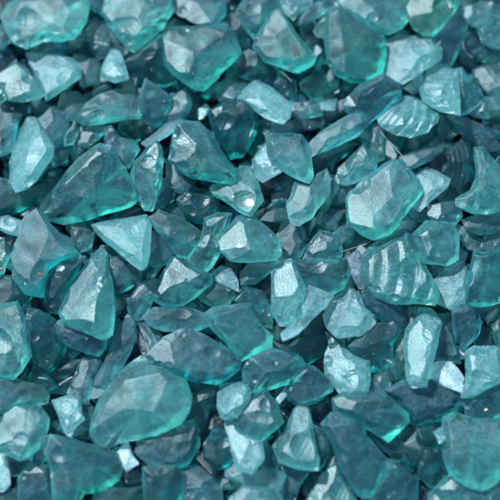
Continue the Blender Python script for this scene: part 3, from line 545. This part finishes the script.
3|teal|.1,-.1|Z:464,403 475,394 504,381 506,416 485,423 467,418|||teal slab on the right edge with one pale yellow speck
4|aqua|-.05,.05|Z:445,419 457,414 475,420 504,421 506,470 492,483 480,488 467,486 450,473 444,455|452,422 475,427 500,428 500,468 478,478 455,466 450,450|huge|large smooth turquoise boulder chip in the bottom right corner
4|pale|0,.3|Y:238,230 270,213 283,255 255,268|||tiny pale chip left of the large turquoise boulder chip
2|deep|0,-.05|Z:420,447 437,449 448,467 443,483 430,488 419,475|||dark teal chip left of the lower half of the turquoise boulder chip
3|aqua|0,.15|Z:431,493 450,476 475,487 493,489 484,507 429,507|||grey-aqua chip on the bottom edge below the turquoise boulder chip
4|teal|.1,.1|Z:482,505 504,472 510,510 482,510|||teal chip in the bottom right corner below the turquoise boulder
1|ink|0,.2|Y:160,462 190,450 225,470 215,510 165,510||gloss|black chip with a white glint on the bottom edge right of the plain grey slab
3|slate|0,0|Z:139,441 160,435 175,425 192,421 198,430 197,447 186,465 172,468 152,466 136,452|146,444 175,432 192,428 190,446 180,458 154,458|crumb|dull grey lump below right of the huge boulder chip
3|white|-.1,.3|V:63,320 110,268 128,320 153,350 110,378||bright|small white chip at the left end of the dull grey lump
3|deep|0,-.1|Z:145,467 175,465 185,475 184,492 176,507 146,507|152,476 178,472 180,490 172,503 152,503||dark cube on the bottom edge with an emerald right edge
3|ink|0,0|V:92,380 150,378 165,420 110,435|||blackish chip left of the dark bottom-edge cube
3|deep|0,-.1|Z:97,486 144,487 147,507 94,507|||dark teal slab on the bottom edge left of the emerald-edged cube
1|ink|0,0|V:385,300 430,320 440,365 375,360|||blackish chip between the dull grey lump and the navy ball-like chip
2|deep|0,0|Z:86,-5 109,-5 104,13 94,10|||dark wedge on the top edge between the two big left slabs
1|deep|0,0|Z:-5,-5 18,-5 5,17 -5,19|||dark chip in the top left corner behind the big slab
1|deep|0,0|Z:221,-5 241,-5 241,9 229,19 220,13|||dark chip on the top edge between the silver-grey chip and the dark teal slab
'''

FILL = r'''
1681|slate|smoky bit below right of the pale blue triangular slab, towards the long ridged teal slab
2138|deep|dark teal bit left of the pale scooped chip, towards the bright-bottomed upright block
2425|slate|smoky bit below right of the tall smoky slab, towards the smooth aqua slab
1722|deep|dark teal bit above the long ridged teal slab, towards the dark leaf-shaped chip
2130|deep|dark teal glass bit at the bottom edge below left of the long slanting chip
691|slate|smoky bit below the kite-shaped chip, towards the dark emerald triangle
2065|slate|smoky bit above left of the plain grey block, towards the rounded aqua lump
1599|teal|teal bit below the bright pale oval chip, towards the large dark wedge
2132|deep|dark teal bit left of the long slanting chip, towards the shark-tooth chip
2151|teal|teal bit above the dark emerald triangle, towards the kite-shaped chip
2263|slate|smoky bit below left of the fan-fluted half-disc, towards the speckled diamond chip
1684|ink|blackish bit above right of the pale blue triangular slab, towards the flat turquoise left chip
1723|slate|smoky bit below left of the emerald-edged top slab, towards the pale blue triangular slab
2328|deep|dark teal bit below the wide dark grey slab, towards the turquoise boulder chip
2342|deep|dark teal bit below right of the fan-fluted half-disc, towards the dark streaked chip
2228|deep|dark teal bit above left of the flat smoky slanted chip, towards the dark emerald triangle
1628|deep|dark teal bit above left of the notched aqua chip, towards the curved dark chip
1980|deep|dark teal bit above the bright white-aqua block, towards the ridged oblong bar
2091|teal|teal bit below the shark-tooth chip, towards the long slanting chip
2289|teal|teal bit below left of the wide dark grey slab, towards the smooth slate-teal slab
264|deep|dark teal bit above the rust-specked chip, towards the large dark wedge
1936|ink|blackish bit below left of the navy ball-like chip, towards the silvery-topped bottom chip
2265|teal|teal bit below right of the flat smoky slanted chip, towards the thick rod-like chip
1667|slate|smoky bit above the notched aqua chip, towards the curved dark chip
1638|deep|dark teal bit below right of the bright pale oval chip, towards the large dark wedge
1705|slate|smoky bit right of the notched aqua chip, towards the huge boulder chip
1780|ink|blackish bit above left of the emerald-edged dark cube, towards the dull grey lump
1916|deep|dark teal bit below the seven-sided turquoise chip, towards the dark leaf-shaped chip
2031|teal|teal bit below the bright pale blue block, towards the smooth aqua block
1603|slate|smoky bit below right of the flat turquoise left chip, towards the pale blue triangular slab
2303|slate|smoky bit below the fan-fluted half-disc, towards the dark streaked chip
1760|deep|dark teal bit above right of the long ridged teal slab, towards the dark leaf-shaped chip
1786|ink|blackish bit right of the long narrow shard, towards the long grey bar
2380|ink|blackish bit left of the dark streaked chip, towards the fan-fluted half-disc
2180|deep|dark teal bit above right of the bowl-shaped slab, towards the big fluted aqua chip
1935|teal|teal bit right of the silvery-topped bottom chip, towards the navy ball-like chip
2104|ink|blackish bit above right of the plain grey block, towards the star-shaped aqua chip
1792|ink|blackish bit above the bright four-sided slab, towards the upright leaf-shaped chip
2143|slate|smoky bit below right of the star-shaped aqua chip, towards the plain grey block
326|deep|dark teal bit left of the notched aqua chip, towards the rough aqua lump
1749|teal|teal bit right of the tall two-faced pyramid, towards the long narrow shard
2113|slate|smoky bit below right of the kite-shaped chip, towards the dark emerald triangle
2181|teal|teal bit right of the plain grey block, towards the star-shaped aqua chip
2150|deep|dark teal bit right of the dark emerald triangle, towards the big smoky teal chip
1558|ink|blackish glass bit at the left edge above left of the rust-specked chip
708|deep|dark teal bit below right of the shark-tooth chip, towards the long slanting chip
2149|slate|smoky bit above the thick rod-like chip, towards the dark emerald triangle
1679|slate|smoky bit right of the bright pale oval chip, towards the large dark wedge
2288|deep|dark teal bit below right of the smooth slate-teal slab, towards the turquoise boulder chip
2030|deep|dark teal bit left of the smooth aqua block, towards the bright pale blue block
2253|teal|teal bit below right of the dark emerald-footed slab, towards the tall white-aqua shard
2026|ink|blackish bit above right of the rounded aqua lump, towards the plain grey block
890|deep|dark teal bit below left of the pale white-ridged slab, towards the dark egg-shaped chip
2450|deep|dark teal glass bit at the right edge right of the dark egg-shaped chip
2169|teal|teal glass bit at the bottom edge below the long slanting chip
1626|deep|dark teal bit below left of the notched aqua chip, towards the rough aqua lump
2057|slate|smoky bit below the ridged oblong bar, towards the plain six-sided chip
2382|deep|dark teal bit above left of the dark streaked chip, towards the fan-fluted half-disc
411|teal|teal bit above left of the dark leaf-shaped chip, towards the pale blue triangular slab
1669|slate|smoky bit right of the curved dark chip, towards the long narrow shard
1721|slate|smoky bit above left of the long ridged teal slab, towards the pale blue triangular slab
1747|slate|smoky bit above the long narrow shard, towards the tall two-faced pyramid
1899|teal|teal bit above left of the navy ball-like chip, towards the dull grey lump
1625|slate|smoky bit below right of the rough aqua lump, towards the large dark teal block
1564|ink|blackish bit below the flat turquoise left chip, towards the pale blue triangular slab
2066|deep|dark teal bit left of the star-shaped aqua chip, towards the rounded aqua lump
1559|slate|smoky glass bit at the left edge below left of the bright pale oval chip
2381|slate|smoky bit below the white-rippled upright chip, towards the smooth aqua slab
1789|slate|smoky bit below right of the bright four-sided slab, towards the emerald-edged teal chip
2219|slate|smoky bit above left of the big fluted aqua chip, towards the bowl-shaped slab
1801|slate|smoky bit below the emerald-edged top slab, towards the dark leaf-shaped chip
377|slate|smoky bit below right of the big frosted top left slab, towards the emerald-edged top slab
1836|deep|dark teal bit below the dark leaf-shaped chip, towards the upright leaf-shaped chip
1598|deep|dark teal bit left of the large dark wedge, towards the rust-specked chip
1901|slate|smoky bit below the wide grey slab, towards the bright white-aqua block
2184|deep|dark teal bit right of the star-shaped aqua chip, towards the smooth aqua block
2060|deep|dark teal bit below the bright-bottomed upright block, towards the ridged oblong bar
1752|deep|dark teal bit below left of the bright four-sided slab, towards the tall two-faced pyramid
1003|slate|smoky glass bit at the right edge below right of the smooth aqua slab
2146|ink|blackish bit above right of the star-shaped aqua chip, towards the smooth aqua block
2179|slate|smoky bit right of the bowl-shaped slab, towards the pale scooped chip
786|deep|dark teal bit above the pale scooped chip, towards the bowl-shaped slab
1593|teal|teal bit above right of the broad left edge slab, towards the curved dark chip
1779|teal|teal bit left of the emerald-edged dark cube, towards the large dark teal block
'''

work = []          # (temp object, data)


def add_chip(k, layer, mat, lean, tile, outline, top, flags, label):
    rng = random.Random(k * 7 + 3)
    zl = layer * 7 - 8
    dl = {'pale': (-.12, .07), 'white': (-.12, .07), 'aqua': (-.05, .04), 'slate': (.06, -.06), 'deep': (.10, -.08)}.get(mat, (0, 0))
    lean = [lean[0] + dl[0], lean[1] + dl[1]]
    poly = []
    m = len(outline)
    ar = abs(area(outline)); size = math.sqrt(ar)
    for i in range(m):                                 # a broken edge is never quite straight
        a, b = outline[i], outline[(i + 1) % m]
        poly.append((a[0], a[1]))
        l = math.hypot(b[0] - a[0], b[1] - a[1])
        if l > 9:
            j = rng.uniform(-0.035, 0.035) * l
            t = rng.uniform(0.35, 0.65)
            poly.append((a[0] + (b[0] - a[0]) * t - (b[1] - a[1]) / l * j, a[1] + (b[1] - a[1]) * t + (b[0] - a[0]) / l * j))
    gu = sum(q[0] for q in poly) / len(poly); gv = sum(q[1] for q in poly) / len(poly)
    g = 1.035 + 2.4 / size                                  # what rounding the arrises takes off again
    poly = [(gu + (u - gu) * g, gv + (v - gv) * g) for u, v in poly]
    W = [unproject(u, v, zl * MM) / MM for u, v in poly]
    c = Vector((sum(w.x for w in W) / len(W), sum(w.y for w in W) / len(W), zl))
    P2 = [((w - c).x, (w - c).y) for w in W]
    h = min(max(size * 0.21, 2.2), 11)
    if top:
        T = []
        for q in top:
            w = unproject(q[0], q[1], zl * MM) / MM - c
            T.append((w.x, w.y) + tuple(q[2:]))
    else:
        s = 0.84 if 'round' in flags else rng.uniform(0.62, 0.82)      # broken off flush on one side, sloping on the other
        aa = math.radians(rng.uniform(20, 160)); mg = (1 - s) * 0.5 * size * rng.uniform(0.6, 1.0)
        ox, oy = math.cos(aa) * mg, math.sin(aa) * mg
        O2 = [unproject(u, v, zl * MM) / MM - c for u, v in outline]
        T = [(o.x * s + ox, o.y * s + oy, rng.uniform(0.85, 1.15)) for o in O2]
        T = [t for t in T if inside(t[:2], P2)]
        if len(T) < 3:
            T = [(o.x * 0.5, o.y * 0.5, 1) for o in O2]
    if area(P2) < 0:
        P2.reverse()
    st = rng.getstate()
    mx = sum(p[0] for p in P2) / len(P2); my = sum(p[1] for p in P2) / len(P2)
    for shrink in (1, 0.85, 0.7, 0.55, 0.4, 0.25):      # until the top face lies wholly inside the rim
        rng.setstate(st)
        TT = [(mx + (q[0] - mx) * shrink, my + (q[1] - my) * shrink) + tuple(q[2:]) for q in T]
        bm = chip_solid(P2, TT, h, h * 1.15 + 1.5, rng)
        if all(e.is_manifold for e in bm.edges):
            break
        print('open shell', k, shrink)
        if shrink > 0.25:
            bm.free()
    me = bpy.data.meshes.new('glass_chip')
    bm.to_mesh(me); bm.free()
    ob = bpy.data.objects.new('tmp', me)
    COL.objects.link(ob)
    r = ob.modifiers.new('r', 'REMESH'); r.mode = 'VOXEL'
    r.voxel_size = max(0.5, size / 85)
    work.append((ob, k, size, h, flags, lean, c * MM, mat, label))


k = 0
for line in CHIPS.strip().splitlines():
    f = line.split('|')
    if line.startswith('#') or len(f) < 7:
        continue
    tile, pts = f[3].split(':')
    k += 1
    add_chip(k, int(f[0]), f[1], [float(t) for t in f[2].split(',')], tile, [q[:2] for q in parse_pts(pts, tile)],
             parse_pts(f[4], tile), [t for t in f[5].split(' ') if t], f[6])

# bake the remesh, carve, then soften the arrises a little
dg = bpy.context.evaluated_depsgraph_get()
done = []
for (ob, k, size, h, flags, lean, c, mat, label) in work:
    me = bpy.data.meshes.new_from_object(ob.evaluated_get(dg))
    sculpt(me, size, h, flags, random.Random(k * 13 + 1), lean, k)
    done.append((me, k, c, mat, label, flags))
for (ob, *_r) in work:
    old = ob.data
    bpy.data.objects.remove(ob); bpy.data.meshes.remove(old)

chips = []
for (me, k, c, mat, label, flags) in done:
    me.name = 'glass_chip'
    me.polygons.foreach_set('use_smooth', [True] * len(me.polygons))
    me.materials.clear()
    me.materials.append(MATS[mat])
    ob = bpy.data.objects.new('glass_chip', me)
    ob.location = c
    ob['label'] = label
    ob['category'] = 'glass chip'
    ob['group'] = 'crushed teal glass chips'
    COL.objects.link(ob)
    sm = ob.modifiers.new('soften', 'SMOOTH'); sm.factor = 0.5; sm.iterations = 1
    chips.append(ob)


# ------------------------------------------------------------------ painted white glints, specks and smudges on single chips
bpy.context.view_layer.update()
mat_glint = plain('white_glint_paint', (0.62, 0.78, 0.82), 0.35)  # white colour standing in for sparkles of light on the glass
mat_rust = plain('rust', (0.22, 0.12, 0.08), 0.8)
mat_grain = plain('yellow_grain', (0.75, 0.72, 0.45), 0.6)
mat_smudge = plain('brown_smudge', (0.045, 0.10, 0.092), 0.95)
by_label = {c['label']: c for c in chips}


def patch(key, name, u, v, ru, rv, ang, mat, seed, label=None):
    """a thin crust, or a painted glint, lying on the chip whose label contains key, centred where pixel (u, v) meets it"""
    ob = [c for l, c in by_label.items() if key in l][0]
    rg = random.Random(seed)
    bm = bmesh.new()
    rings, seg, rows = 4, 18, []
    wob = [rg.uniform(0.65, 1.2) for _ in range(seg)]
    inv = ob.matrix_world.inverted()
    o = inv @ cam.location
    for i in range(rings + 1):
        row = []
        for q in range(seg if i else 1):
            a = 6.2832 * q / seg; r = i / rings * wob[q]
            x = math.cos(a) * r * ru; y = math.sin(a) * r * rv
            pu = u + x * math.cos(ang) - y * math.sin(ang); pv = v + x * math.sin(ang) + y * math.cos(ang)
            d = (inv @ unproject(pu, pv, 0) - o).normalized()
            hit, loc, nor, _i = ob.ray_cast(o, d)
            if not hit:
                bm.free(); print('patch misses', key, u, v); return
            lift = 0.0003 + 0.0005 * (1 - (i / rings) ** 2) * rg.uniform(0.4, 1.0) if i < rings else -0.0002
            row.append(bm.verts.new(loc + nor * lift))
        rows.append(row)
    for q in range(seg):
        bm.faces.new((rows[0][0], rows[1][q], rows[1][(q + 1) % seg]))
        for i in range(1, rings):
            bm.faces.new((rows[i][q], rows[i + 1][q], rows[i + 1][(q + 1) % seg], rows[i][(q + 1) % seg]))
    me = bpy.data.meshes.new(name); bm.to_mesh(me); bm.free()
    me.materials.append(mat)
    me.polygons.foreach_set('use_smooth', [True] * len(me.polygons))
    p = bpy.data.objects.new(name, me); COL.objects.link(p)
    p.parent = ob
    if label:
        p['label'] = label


patch('tiny rust speck', 'rust_speck', 40, 274, 3.0, 1.5, 0.4, mat_rust, 1, 'small orange rust speck')
patch('one pale yellow speck', 'grain_speck', 486, 410, 2.0, 1.6, 0, mat_grain, 2, 'pale yellow grain')
patch('brownish smudge', 'smudge', 295, 50, 4.5, 9, -0.5, mat_smudge, 3, 'faint brownish smudge')
patch('large dark wedge', 'painted_glint', 100, 163, 3.6, 6.5, 0.2, mat_glint, 4, 'painted white glint')
patch('white sparkle between', 'painted_glint', 60, 268, 5, 3.5, -0.5, mat_glint, 5, 'painted white glint')
patch('two bright white sparkles', 'painted_glint', 250, 203, 5, 4, 0.3, mat_glint, 6, 'painted white glint')
patch('two bright white sparkles', 'painted_glint', 233, 197, 1.6, 1.6, 0, mat_glint, 7, 'painted white glint')
patch('one white spark at', 'painted_glint', 240, 246, 3.2, 2.6, 0, mat_glint, 8, 'painted white glint')
patch('long slanting', 'painted_glint', 386, 452, 4.5, 5, 0.5, mat_glint, 9, 'painted white glint') if False else None

# ------------------------------------------------------------------ the rubble underneath and around
def shard_bm(bm, loc, size, rng, flat=0.5):
    b2 = bmesh.new()
    for _ in range(rng.randint(9, 14)):
        v = Vector((rng.gauss(0, 1), rng.gauss(0, 1), rng.gauss(0, 1))).normalized()
        b2.verts.new((v.x * size * rng.uniform(0.4, 0.62), v.y * size * rng.uniform(0.3, 0.5), v.z * size * flat * 0.5))
    r = bmesh.ops.convex_hull(b2, input=b2.verts[:])
    junk = list({g for g in r['geom_interior'] + r['geom_unused'] if isinstance(g, bmesh.types.BMVert)})
    bmesh.ops.delete(b2, geom=junk, context='VERTS')
    bmesh.ops.bevel(b2, geom=b2.edges[:], offset=size * 0.02, segments=1, affect='EDGES', clamp_overlap=True)
    M = Matrix.Translation(loc) @ Matrix.Rotation(rng.uniform(0, 6.28), 4, 'Z') @ Matrix.Rotation(rng.uniform(-.7, .7), 4, 'X') @ Matrix.Rotation(rng.uniform(-.7, .7), 4, 'Y')
    bmesh.ops.transform(b2, matrix=M, verts=b2.verts[:])
    tmp = bpy.data.meshes.new('tmp'); b2.to_mesh(tmp); b2.free()
    bm.from_mesh(tmp); bpy.data.meshes.remove(tmp)


SHARDS = []        # (x, y, z, size) of every fragment under and around the picked-out chips, metres
rng = random.Random(5)
for z, step, half in ((-15, 24, 0.42), (-8, 21, 0.42)):
    nst = int(2 * half / (step * MM))
    for i in range(nst):
        for j in range(nst):
            x = -half + (i + rng.random()) * step * MM; y = -half + (j + rng.random()) * step * MM
            SHARDS.append((x, y, (z + rng.uniform(-4, 4)) * MM, rng.uniform(24, 42) * MM, 0))
for i in range(900):                                   # heaped to the top level beyond the picture, where the pile goes on
    x = rng.uniform(-.42, .42); y = rng.uniform(-.42, .42)
    z = rng.uniform(4, 14) * MM; sz = rng.uniform(30, 60) * MM
    if not (abs(x) < 0.268 and abs(y) < 0.28):
        SHARDS.append((x, y, z, sz, 3))
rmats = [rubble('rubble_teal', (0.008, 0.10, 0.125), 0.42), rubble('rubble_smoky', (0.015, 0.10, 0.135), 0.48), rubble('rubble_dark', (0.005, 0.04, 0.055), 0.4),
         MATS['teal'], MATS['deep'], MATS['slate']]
PROMOTED = {}
for line in FILL.strip().splitlines():
    i, mt, lab = line.split('|')
    PROMOTED[int(i)] = (mt, lab)
bm = bmesh.new(); SHARD_OF_FACE = []
for i, (x, y, z, sz, m0) in enumerate(SHARDS):
    rg = random.Random(9000 + i)
    mi = rg.randrange(3) + m0
    if i in PROMOTED:                                  # seen well enough in a gap to be a chip of its own
        b1 = bmesh.new()
        shard_bm(b1, Vector((0, 0, 0)), sz * 1.2, rg)
        me = bpy.data.meshes.new('glass_chip'); b1.to_mesh(me); b1.free()
        me.materials.append(MATS[PROMOTED[i][0]])
        ob = bpy.data.objects.new('glass_chip', me)
        ob.location = (x, y, z + 0.007)
        ob['label'] = PROMOTED[i][1]; ob['category'] = 'glass chip'; ob['group'] = 'crushed teal glass chips'
        COL.objects.link(ob)
        r = ob.modifiers.new('round', 'REMESH'); r.mode = 'VOXEL'; r.voxel_size = 0.0007; r.use_smooth_shade = True
        continue
    n0 = len(bm.faces)
    shard_bm(bm, Vector((x, y, z)), sz, rg)
    bm.faces.ensure_lookup_table()
    for q in range(n0, len(bm.faces)):
        bm.faces[q].material_index = mi
    SHARD_OF_FACE += [i] * (len(bm.faces) - n0)
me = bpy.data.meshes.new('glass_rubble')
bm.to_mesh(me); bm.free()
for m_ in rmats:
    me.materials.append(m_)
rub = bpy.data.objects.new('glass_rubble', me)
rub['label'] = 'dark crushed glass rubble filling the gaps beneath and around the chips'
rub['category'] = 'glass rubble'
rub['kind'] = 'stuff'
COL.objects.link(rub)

# the bed everything lies on
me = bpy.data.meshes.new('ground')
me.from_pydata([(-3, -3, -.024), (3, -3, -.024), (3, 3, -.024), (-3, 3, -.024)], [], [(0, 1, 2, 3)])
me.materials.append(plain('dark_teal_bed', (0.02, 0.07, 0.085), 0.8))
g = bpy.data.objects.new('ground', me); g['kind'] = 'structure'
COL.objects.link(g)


# ------------------------------------------------------------------ fibres
def tube(name, pts, rad, mat, label):
    cv = []
    P3 = [Vector(p) for p in pts]
    for i in range(len(P3) - 1):                        # Catmull-Rom
        p0, p1, p2, p3 = P3[max(i - 1, 0)], P3[i], P3[i + 1], P3[min(i + 2, len(P3) - 1)]
        for s in range(6):
            t = s / 6
            cv.append(0.5 * ((2 * p1) + (p2 - p0) * t + (2 * p0 - 5 * p1 + 4 * p2 - p3) * t * t + (3 * p1 - p0 - 3 * p2 + p3) * t ** 3))
    cv.append(P3[-1])
    bm = bmesh.new(); rings = []
    for i, c in enumerate(cv):
        d = (cv[min(i + 1, len(cv) - 1)] - cv[max(i - 1, 0)]).normalized()
        s = d.cross(Vector((0, 0, 1))).normalized(); u = s.cross(d)
        r = rad * (0.5 + 0.5 * math.sin(math.pi * (0.1 + 0.8 * i / len(cv))))
        rings.append([bm.verts.new(c + (s * math.cos(a) + u * math.sin(a)) * r) for a in [q * math.pi / 3 for q in range(6)]])
    for a, b in zip(rings, rings[1:]):
        for q in range(6):
            bm.faces.new((a[q], a[(q + 1) % 6], b[(q + 1) % 6], b[q]))
    bm.faces.new(rings[0][::-1]); bm.faces.new(rings[-1])
    me = bpy.data.meshes.new(name); bm.to_mesh(me); bm.free()
    me.polygons.foreach_set('use_smooth', [True] * len(me.polygons))
    me.materials.append(mat)
    o = bpy.data.objects.new(name, me); COL.objects.link(o)
    if label:
        o['label'] = label; o['category'] = 'fibre'; o['group'] = 'stray fibres'
    return o


fib = plain('pale_fibre', (0.36, 0.44, 0.42), 0.5)
for pts, z, lab in (
        ([(380, 131), (385, 137), (391, 143), (398, 151), (403, 157)], 22, 'thin pale curved fibre lying across the dark gap left of the speckled diamond chip'),
        ([(341, 252), (350, 249), (360, 246), (368, 243), (374, 238)], 16, 'thin golden hair running from the lint tuft towards the big fluted chip'),
        ([(262, 55), (268, 62), (276, 68), (284, 74), (292, 82)], 17, 'thin dark-gold hair along the lower left of the kite-shaped chip'),
        ([(463, 42), (464, 49), (468, 54), (473, 58)], 17, 'short hooked pale fibre beside the tall smoky slab at upper right')):
    tube('fibre', [unproject(u, v, (z + 2 * math.sin(i * 2)) * MM) for i, (u, v) in enumerate(pts)], 0.00026, fib, lab)

# ------------------------------------------------------------------ glass grit, sitting where it fell
bpy.context.view_layer.update()
dg = bpy.context.evaluated_depsgraph_get()
rg = random.Random(77)
bm = bmesh.new()
for i in range(520):
    x, y = rg.uniform(-.33, .33), rg.uniform(-.33, .33)
    hit, loc, nor, *_q = scene.ray_cast(dg, Vector((x, y, .2)), Vector((0, 0, -1)))
    if not hit or nor.z < 0.35:
        continue
    r = rg.choice((0.5, 0.6, 0.8, 1.0, 1.5)) * MM * (1 if loc.z > 0.012 else 1.7)
    b2 = bmesh.new()
    for _ in range(8):
        b2.verts.new(Vector((rg.uniform(-1, 1), rg.uniform(-1, 1), rg.uniform(-.6, .6))) * r + loc + nor * r * 0.35)
    q = bmesh.ops.convex_hull(b2, input=b2.verts[:])
    junk = list({g for g in q['geom_interior'] + q['geom_unused'] if isinstance(g, bmesh.types.BMVert)})
    bmesh.ops.delete(b2, geom=junk, context='VERTS')
    tmp = bpy.data.meshes.new('tmp'); b2.to_mesh(tmp); b2.free()
    bm.from_mesh(tmp); bpy.data.meshes.remove(tmp)
me = bpy.data.meshes.new('glass_grit'); bm.to_mesh(me); bm.free()
me.materials.append(MATS['pale'])
o = bpy.data.objects.new('glass_grit', me)
o['label'] = 'tiny pale glass grit scattered over the chips and in the gaps'; o['category'] = 'glass grit'; o['kind'] = 'stuff'
COL.objects.link(o)

# ------------------------------------------------------------------ light
SUN_EL = math.radians(42)
SUN_AZ = math.radians(-38)                    # from straight up the picture, a little to the left
scene.world = bpy.data.worlds.new('World')
scene.world.use_nodes = True
nt = scene.world.node_tree
sky = nt.nodes.new('ShaderNodeTexSky')
sky.sky_type = 'NISHITA'
sky.sun_disc = False
sky.sun_elevation = SUN_EL
sky.sun_rotation = SUN_AZ
nt.links.new(sky.outputs[0], nt.nodes['Background'].inputs['Color'])
nt.nodes['Background'].inputs['Strength'].default_value = 0.13
sd = bpy.data.lights.new('sun', 'SUN')
sd.energy = 5.0
sd.angle = math.radians(3)
sd.color = (1.0, 0.985, 0.96)
sun = bpy.data.objects.new('sun', sd)
dirv = Vector((math.sin(SUN_AZ) * math.cos(SUN_EL), math.cos(SUN_AZ) * math.cos(SUN_EL), math.sin(SUN_EL)))
sun.rotation_euler = dirv.to_track_quat('Z', 'Y').to_euler()
COL.objects.link(sun)

scene.view_settings.view_transform = 'Standard'
scene.view_settings.look = 'None'
scene.view_settings.exposure = 0.62
scene.view_settings.gamma = 1
scene.render.engine = 'CYCLES'
scene.render.filter_size = 2.2
scene.cycles.pixel_filter_type = 'BLACKMAN_HARRIS'
scene.cycles.filter_width = 2.6
scene.cycles.use_denoising = True
scene.cycles.use_adaptive_sampling = True
scene.cycles.adaptive_threshold = 0.02
scene.cycles.max_bounces = 12
scene.cycles.diffuse_bounces = 4
scene.cycles.glossy_bounces = 4
scene.cycles.transmission_bounces = 10
scene.cycles.caustics_refractive = True
scene.cycles.caustics_reflective = False
scene.cycles.sample_clamp_indirect = 4
scene.cycles.blur_glossy = 0.5
